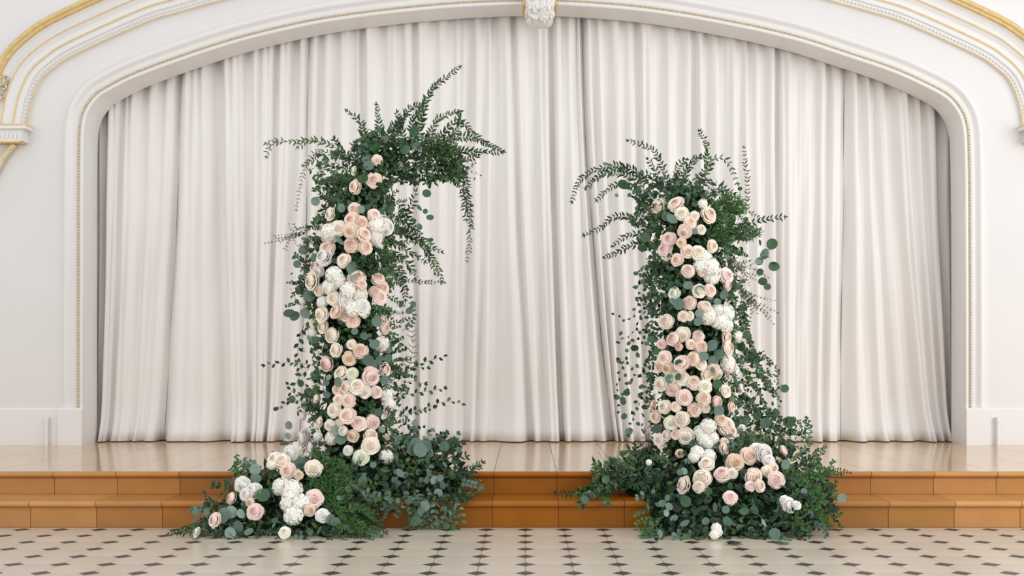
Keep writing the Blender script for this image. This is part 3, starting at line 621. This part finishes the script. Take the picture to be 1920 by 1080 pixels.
for p in ([(1215,345),(1185,318),(1150,310),(1110,322),(1085,342),(1073,376)], [(1205,340),(1160,325),(1125,330),(1100,352)], [(1200,352),(1165,345),(1140,355),(1120,374)], [(1185,318),(1150,318),(1115,335)], [(1255,355),(1243,315),(1222,280),(1180,264)], [(1240,360),(1232,325),(1215,300)], [(1305,360),(1322,315),(1325,275),(1312,247)], [(1250,360),(1275,330),(1300,300),(1325,290)], [(1280,350),(1290,318),(1310,298)], [(1265,345),(1270,315),(1285,300)], [(1300,350),(1320,330),(1335,310)],
          [(1215,425),(1180,408),(1150,408),(1125,428),(1097,440)], [(1215,455),(1180,462),(1155,475),(1135,482)], [(1210,440),(1180,440),(1150,460)], [(1220,380),(1205,390),(1185,410)], [(1235,350),(1220,330),(1195,325)], [(1330,370),(1355,355),(1375,362)]):
    TR.branch(p, 'lance', 'dark', 12, .34, 6, mk2='mid')
TR.branch([(1325,330),(1332,303),(1352,296),(1370,312),(1382,342)], 'lance', 'mid', 13, .35, 10, both=True); TR.branch([(1400,400),(1402,345),(1398,310),(1395,278)], 'lance', 'olive', 9, .35, 7, stem=.001)
TR.branch([(1385,425),(1420,415),(1445,410),(1470,407)], 'lance', 'dark', 13, .32, 9); TR.branch([(1360,400),(1395,395),(1420,405)], 'lance', 'wisp', 9, .3, 6)
fern(TR, 1368, 388, 28, 24, 600, 'bright', 7); fern(TR, 1385, 437, 42, 14, 500, 'mid', 7); wisp_bush(TR, 1425, 580, 36, 14, 'wisp', 7, (1385, 540)); wisp_bush(TR, 1405, 520, 30, 8, 'wisp', 6, (1380, 500))
TR.branch([(1395,500),(1412,495),(1432,478),(1450,460)], 'needle', 'wisp', 5, .3, 10); TR.branch([(1385,500),(1415,505),(1440,520)], 'needle', 'wisp', 5, .3, 10)
for p in ([(1230,500),(1200,520),(1195,570),(1180,600),(1152,590)], [(1235,540),(1205,580),(1190,620),(1160,640)], [(1230,600),(1190,640),(1165,690),(1155,740)], [(1240,680),(1195,690),(1160,675)], [(1235,700),(1190,705),(1170,740),(1160,770)], [(1230,720),(1200,745),(1185,790),(1180,815)], [(1240,480),(1215,500),(1208,540)], [(1240,560),(1215,600),(1205,640)], [(1400,720),(1440,730),(1470,728)]):
    TR.branch(p, 'oval', 'dark', 10, .65, 11, mk2='round', both=False, stem=.0014)
for p in ([(1385,590),(1410,650),(1430,700),(1462,750)], [(1385,640),(1420,690),(1440,730)], [(1390,560),(1400,610),(1410,660)], [(1390,690),(1425,740),(1440,780)], [(1390,740),(1430,770),(1480,790),(1515,790)], [(1400,790),(1450,800),(1505,812),(1512,785)], [(1400,820),(1450,830),(1500,840)], [(1390,660),(1425,665),(1445,680)], [(1395,760),(1440,790),(1470,830)]):
    TR.branch(p, 'oval', 'mid', 9, .55, 5, mk2='dark')
side_twigs(TR, 380, 620, -1, 30, 15, 48, [NAR, SMO, RND, NMD]); side_twigs(TR, 620, 860, -1, 12, 8, 26, [NAR, RND]); side_twigs(TR, 360, 560, 1, 26, 15, 44, [NAR, NMD, SMO, WSP]); side_twigs(TR, 560, 860, 1, 22, 15, 55, [SMO, RND, SMO, NMD])
col_fill(TR, 352, 876, 2500, .90); col_fill(TR, 400, 860, 220, 1.15, off=(0, .1)); ell_fill(TR, 1270, 360, 90, 30, 380, off=(-.05, .08)); ell_fill(TR, 1240, 420, 50, 60, 280, off=(-.03, .08)); ell_fill(TR, 1345, 430, 55, 50, 260, off=(-.03, .08))
ell_fill(TR, 1425, 730, 40, 70, 150, [('oval', 'mid', 9, .55), ('oval', 'dark', 9, .55), ('oval', 'round', 10, .6)]); ell_fill(TR, 1455, 815, 55, 32, 190, [('oval', 'mid', 9, .55), ('oval', 'dark', 9, .55), ('oval', 'bright', 8, .5)])
ell_fill(TR, 1250, 520, 40, 45, 160, off=(-.06, .03)); TR.finish()

# ================================================================== low arrangements on the steps
def step_z(d): return 0 if d < D_LOW-.03 else (Z1 if d < D_UP-.03 else Z2)
def mound(name, label, poly, d0, y0, d1, y1, basepx):
    def depth(x, y):                                    # lies over the steps: never behind a riser that is higher than the point
        d = d0+(y0-y)/(y0-y1)*(d1-d0); z = CH-(y-VY)*d/F
        if d > D_LOW-.05 and z < Z1+.02: d = D_LOW-.05
        elif d > D_UP-.05 and z < Z2+.02: d = D_UP-.05
        return d
    base = at(basepx[0], 0, depth(*basepx)); base.z = step_z(base.y)
    T = Thing(name, base, label, 'flowers', None, depth)
    P = np.array(poly, float); T.poly = P
    def inside(x, y, P=P):
        c = False; j = len(P)-1
        for i in range(len(P)):
            if (P[i][1] > y) != (P[j][1] > y) and x < (P[j][0]-P[i][0])*(y-P[i][1])/(P[j][1]-P[i][1]+1e-9)+P[i][0]: c = not c
            j = i
        return c
    T.inside = inside; cx, cy = P.mean(0); T.c = (cx, cy)
    x0, x1, ya, yb = P[:, 0].min(), P[:, 0].max(), P[:, 1].min(), P[:, 1].max()
    def fn():
        while True:
            x, y = random.uniform(x0, x1), random.uniform(ya, yb)
            if inside(x, y): break
        return x, y, np.array([(x-cx)/(x1-x0)*1.2, -.8, .35])
    T.fn = fn
    # filler heap lying on the steps, near-black for shade between the leaves
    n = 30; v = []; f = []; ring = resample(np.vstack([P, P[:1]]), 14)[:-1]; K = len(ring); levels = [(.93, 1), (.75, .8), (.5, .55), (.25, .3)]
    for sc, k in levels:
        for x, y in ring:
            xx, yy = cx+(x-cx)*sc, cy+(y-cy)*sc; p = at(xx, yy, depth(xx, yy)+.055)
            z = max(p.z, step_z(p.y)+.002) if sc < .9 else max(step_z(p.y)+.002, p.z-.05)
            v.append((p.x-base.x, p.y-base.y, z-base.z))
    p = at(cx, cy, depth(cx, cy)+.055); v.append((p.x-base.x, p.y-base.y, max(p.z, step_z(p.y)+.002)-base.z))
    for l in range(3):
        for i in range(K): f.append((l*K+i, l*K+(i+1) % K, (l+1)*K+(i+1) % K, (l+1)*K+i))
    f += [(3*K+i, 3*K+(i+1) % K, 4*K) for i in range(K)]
    o = obj('shade_heap', mesh('shade_heap', v, f, M['dark'], True), T.root)
    return T
oM = lambda T: (lambda x, y: np.array([(x-T.c[0])/220, -.9, .32]))
MD = [('oval', 'dark', 20, .5), ('lance', 'dark', 22, .34), ('oval', 'mid', 17, .5), ('lance', 'mid', 18, .36), ('disc', 'grey', 13, .9), ('lance', 'mid', 15, .34), ('oval', 'dark', 14, .6), ('lance', 'dark', 15, .3), ('oval', 'olive', 12, .5)]
def edge_twigs(T, n, kinds, lo=12, hi=34, ymax=1012):
    P = resample(np.vstack([T.poly, T.poly[:1]]), 10)
    for _ in range(n):
        p = P[random.randrange(len(P))]; u = p-np.array(T.c); u /= np.linalg.norm(u); L = random.uniform(lo, hi); a = p-u*14; e = p+u*L
        e[1] = min(e[1], ymax); m = (a+e)/2+np.array([random.gauss(0, 4), -random.uniform(0, 6)]); m[1] = min(m[1], ymax-2)
        T.branch([tuple(a), tuple(m), tuple(e)], *random.choice(kinds), tipoff=random.uniform(-.04, .04))
BIG = ('lance', 'dark', 15, .34, 8); BIM = ('lance', 'mid', 13, .34, 7); OVD = ('oval', 'dark', 13, .55, 9); OVG = ('oval', 'grey', 12, .7, 9)

# floor piece of the taller column
ML = mound('floor_flower_arrangement', 'low flower arrangement with white blooms spilling onto the floor below the taller column',
           [(395, 1002), (388, 960), (410, 930), (440, 895), (490, 880), (545, 868), (600, 862), (650, 885), (690, 935), (708, 985), (690, 1002), (600, 1006), (480, 1006)], 5.74, 1004, 6.30, 850, (560, 990))
flowers(ML, 300, 800, 3, '680 190 46 C;640 180 40 C;620 215 26 H;730 150 40 W;715 245 43 P;780 270 26 T;865 235 46 C;675 335 48 H;745 350 54 H;735 400 50 H;790 425 46 H;710 430 44 H;745 490 52 H;870 405 48 K;845 470 32 T;460 330 44 W;515 360 48 W;480 380 36 W;395 400 33 B;505 425 25 T;530 475 44 K;300 525 40 K;700 592 33 G;915 500 38 W;200 592 28 G', oM(ML), -.095)
discs(ML, 300, 800, 3, '535 240 32;540 290 30;580 385 40 g;365 490 38;400 480 35;455 490 28;440 560 35;395 600 35;500 590 30;350 510 35;785 205 40;910 490 30;960 520 30;200 480 20;260 480 20;985 535 30;1140 300 30;1200 215 22;1060 350 20;1010 400 18')
for p in ([(450,925),(443,885),(444,855)], [(460,900),(445,870),(440,880)]): ML.branch(p, 'oval', 'mid', 11, .5, 8)
for p in ([(415,950),(392,938),(384,925)], [(420,980),(385,975),(365,985),(345,990)]): ML.branch(p, 'oval', 'dark', 11, .55, 7)
for p in ([(420,995),(385,990),(345,996),(318,1001)], [(420,1000),(380,1000),(335,1000)], [(400,985),(370,985),(340,998)]): ML.branch(p, 'lance', 'dark', 11, .4, 6, mk2='mid', tipoff=0)
fern(ML, 620, 905, 42, 46, 1600, 'bright', 6); fern(ML, 600, 870, 40, 18, 400, 'bright', 6)
for k in range(34):
    a = random.uniform(-.9, .35); x0, y0 = random.uniform(610, 670), random.uniform(935, 985); L = random.uniform(30, 62)
    ML.branch([(x0, y0), (x0+L*.5, y0+L*.5*math.sin(a)*-.4+5), (min(718, x0+L), min(1006, y0+L*.45+random.uniform(-12, 10)))], 'lance', random.choice(['bright', 'mid', 'dark']), 13, .22, 5, ang=35)
ML.scatter(800, ML.fn, MD, (-.02, .07)); edge_twigs(ML, 46, [BIM, OVD, OVG, NAR]); ML.finish()

# greenery spilling down the steps
MS = mound('greenery_arrangement', 'low heap of eucalyptus and dark greenery without blooms spilling down the two steps',
           [(700, 945), (640, 935), (628, 890), (660, 862), (715, 850), (745, 838), (790, 828), (835, 835), (858, 868), (872, 905), (868, 930), (830, 942), (790, 948), (750, 950)], 6.02, 990, 6.48, 830, (790, 930))
discs(MS, 300, 800, 3, '1440 100 40;1465 130 42;1420 130 35;1500 110 32;1565 375 27 p;1520 380 16 p;1275 345 22;1640 90 36 g;1600 110 30 g;1490 445 30;1470 480 26;1680 130 18 g;1540 300 26 p;1575 290 22;1590 330 22;1500 300 22;1350 260 26;1330 330 22;1400 420 18;1440 530 30 g;1610 560 20 g;1640 570 22 g;1560 540 20 g')
for p in ([(850,890),(878,880),(903,868)], [(850,885),(880,885),(898,876)], [(850,935),(875,930),(895,930)]): MS.branch(p, 'lance', 'dark', 14, .3, 6, mk2='mid')
for p in ([(800,940),(785,965),(772,990)], [(830,940),(848,965),(857,988)], [(785,945),(790,970),(800,985)], [(800,930),(805,955),(795,975)], [(820,935),(815,960),(822,985)], [(810,940),(800,965),(815,990)], [(780,940),(778,965),(785,988)], [(845,935),(862,955),(868,975)], [(795,938),(780,955),(770,970)], [(825,940),(838,960),(832,978)], [(770,945),(755,955),(745,965)], [(845,940),(850,960),(840,985)], [(760,940),(770,965),(765,985)]): MS.branch(p, 'oval', 'round', 13, .55, 10, mk2='grey', tipoff=0)
for p in ([(835,850),(850,830),(858,815)], [(840,860),(860,850),(862,840)]): MS.branch(p, 'oval', 'round', 13, .5, 9)
MS.scatter(850, MS.fn, MD+[('lance', 'olive', 15, .34), ('oval', 'olive', 13, .4), ('disc', 'grey', 12, .85)], (-.02, .07)); edge_twigs(MS, 40, [BIG, OVD, OVG, NAR], 10, 30, 985); MS.finish()

# floor piece of the shorter column
MR = mound('floor_flower_arrangement', 'broad low flower arrangement with blush roses on the floor below the shorter column',
           [(1222, 1000), (1208, 965), (1205, 920), (1225, 880), (1270, 850), (1340, 835), (1420, 828), (1480, 850), (1525, 885), (1548, 930), (1556, 965), (1530, 985), (1480, 1008), (1400, 1012), (1300, 1010)], 5.70, 1012, 6.36, 835, (1390, 990))
flowers(MR, 1020, 740, 3.2, '915 345 40 H;895 375 33 H;990 365 44 H;975 410 43 C;1150 405 50 T;1235 365 50 P;1290 330 48 W;1330 350 52 W;1350 390 36 W;1070 470 46 K;1130 470 30 C;950 500 54 C;930 550 36 C;825 540 52 C;1395 510 48 K;1265 495 52 B;1300 545 35 B;1240 545 30 K;1120 615 40 K;1480 660 46 W;1450 635 32 W;1520 660 26 W;1030 800 30 H;1025 835 28 H;1042 822 26 H;1445 330 30 B;1380 440 32 B;625 405 18 H;1340 460 34 C', oM(MR), -.095)
discs(MR, 1020, 740, 3.2, '1450 420 30 p;1790 620 28 p;1385 835 40 d;695 838 28 p;860 400 20;840 460 25;815 465 20;735 710 22 p;750 670 25;850 640 35 g;1025 675 28;985 580 25 g;920 700 35 g;845 770 30;970 760 25;740 620 20;1320 770 25;995 368 20 g;1200 700 30 g;1100 760 30 g;1600 720 24;1560 580 20;1620 640 20;780 740 24;1260 690 26 g;1090 690 24')
for p in ([(1500,890),(1540,888),(1570,882),(1592,886)], [(1510,880),(1535,858),(1547,838)], [(1520,900),(1550,890),(1575,890)], [(1510,940),(1550,932),(1582,935)], [(1520,960),(1555,965),(1578,988)], [(1500,870),(1530,850),(1535,842)], [(1490,860),(1515,835),(1520,800)], [(1500,920),(1545,910),(1565,920)]): MR.branch(p, 'oval', 'mid', 10, .45, 5.5, mk2='dark')
for k in range(60):
    x0, y0 = random.uniform(1440, 1540), random.uniform(850, 985); a = random.uniform(-.8, 1.2); L = random.uniform(18, 40)
    MR.branch([(x0, y0), (x0+L*.5, y0+L*.3*math.sin(a)), (x0+L*math.cos(a), min(1010, y0+L*math.sin(a)))], 'oval', random.choice(['mid', 'dark', 'bright']), 10, .5, 5.5)
for p in ([(1240,985),(1215,975),(1195,980)], [(1230,995),(1215,985),(1200,992)]): MR.branch(p, 'oval', 'mid', 12, .5, 7, tipoff=0)
MR.scatter(1150, MR.fn, MD+[('oval', 'dark', 22, .5), ('lance', 'dark', 24, .35), ('oval', 'dark', 20, .55), ('lance', 'dark', 20, .4)], (-.02, .07)); edge_twigs(MR, 60, [BIM, OVD, OVG, SMO], 8, 28, 1014); MR.finish()

# trailing greens beside it
MT = mound('greenery_arrangement', 'trailing dark leaf sprays lying over the step edge beside the shorter column',
           [(1215, 925), (1180, 915), (1162, 898), (1150, 888), (1174, 866), (1190, 850), (1225, 845), (1245, 880), (1235, 920)], 6.05, 960, 6.50, 840, (1190, 900))
for p in ([(1200,880),(1160,880),(1130,885),(1118,872)], [(1150,890),(1130,905),(1105,930),(1088,948)], [(1140,895),(1120,905),(1115,880)], [(1150,895),(1135,915),(1140,945)], [(1130,905),(1100,920),(1085,930)], [(1140,885),(1125,875),(1117,868)], [(1200,870),(1165,865),(1145,868)], [(1180,880),(1150,870),(1143,868)], [(1200,860),(1185,845),(1170,850)], [(1160,900),(1130,925),(1105,925)]):
    MT.branch(p, 'lance', 'mid', 18, .38, 7, mk2='dark', tipoff=0)
MT.branch([(1100,922),(1070,925),(1044,924)], 'lance', 'dark', 13, .3, 6, tipoff=0); MT.branch([(1215,850),(1195,830),(1215,815)], 'needle', 'wisp', 6, .2, 12); MT.branch([(1150,880),(1135,868),(1124,850)], 'needle', 'wisp', 4, .2, 30)
discs(MT, 1020, 740, 3.2, '245 630 28 d;285 595 30 d;370 510 24 g')
MT.scatter(450, MT.fn, [('lance', 'dark', 18, .36), ('oval', 'dark', 15, .5), ('lance', 'mid', 16, .36), ('oval', 'mid', 12, .5), ('disc', 'grey', 11, .9)], (-.02, .06)); edge_twigs(MT, 26, [BIG, BIG, BIM, OVD], 6, 18, 950); MT.finish()

# two leaves dropped on the floor
for (x, y, l, mk, lab) in ((1374, 1021, .085, 'dark', 'dark green leaf dropped on a cream floor tile'), (1468, 1020, .075, 'bright', 'bright yellow-green leaf dropped on a cream floor tile')):
    d = CH*F/(y-VY); p = at(x, y, d); b = MB(); T_, ff = TM['oval']
    for k, (a, s) in enumerate(((1.35, 1), (1.9, .75), (.8, .6))):
        ca, sa = math.cos(a), math.sin(a); b.add([((vx*.45*l*s)*ca+vy*l*s*sa-.03, -(vx*.45*l*s)*sa+vy*l*s*ca-.01, .004+vz*l*.6+.003*k) for vx, vy, vz in T_], ff)
    b.build('fallen_leaf', M['leaf_'+mk], loc=(p.x, p.y, 0), label=lab, cat='leaf')
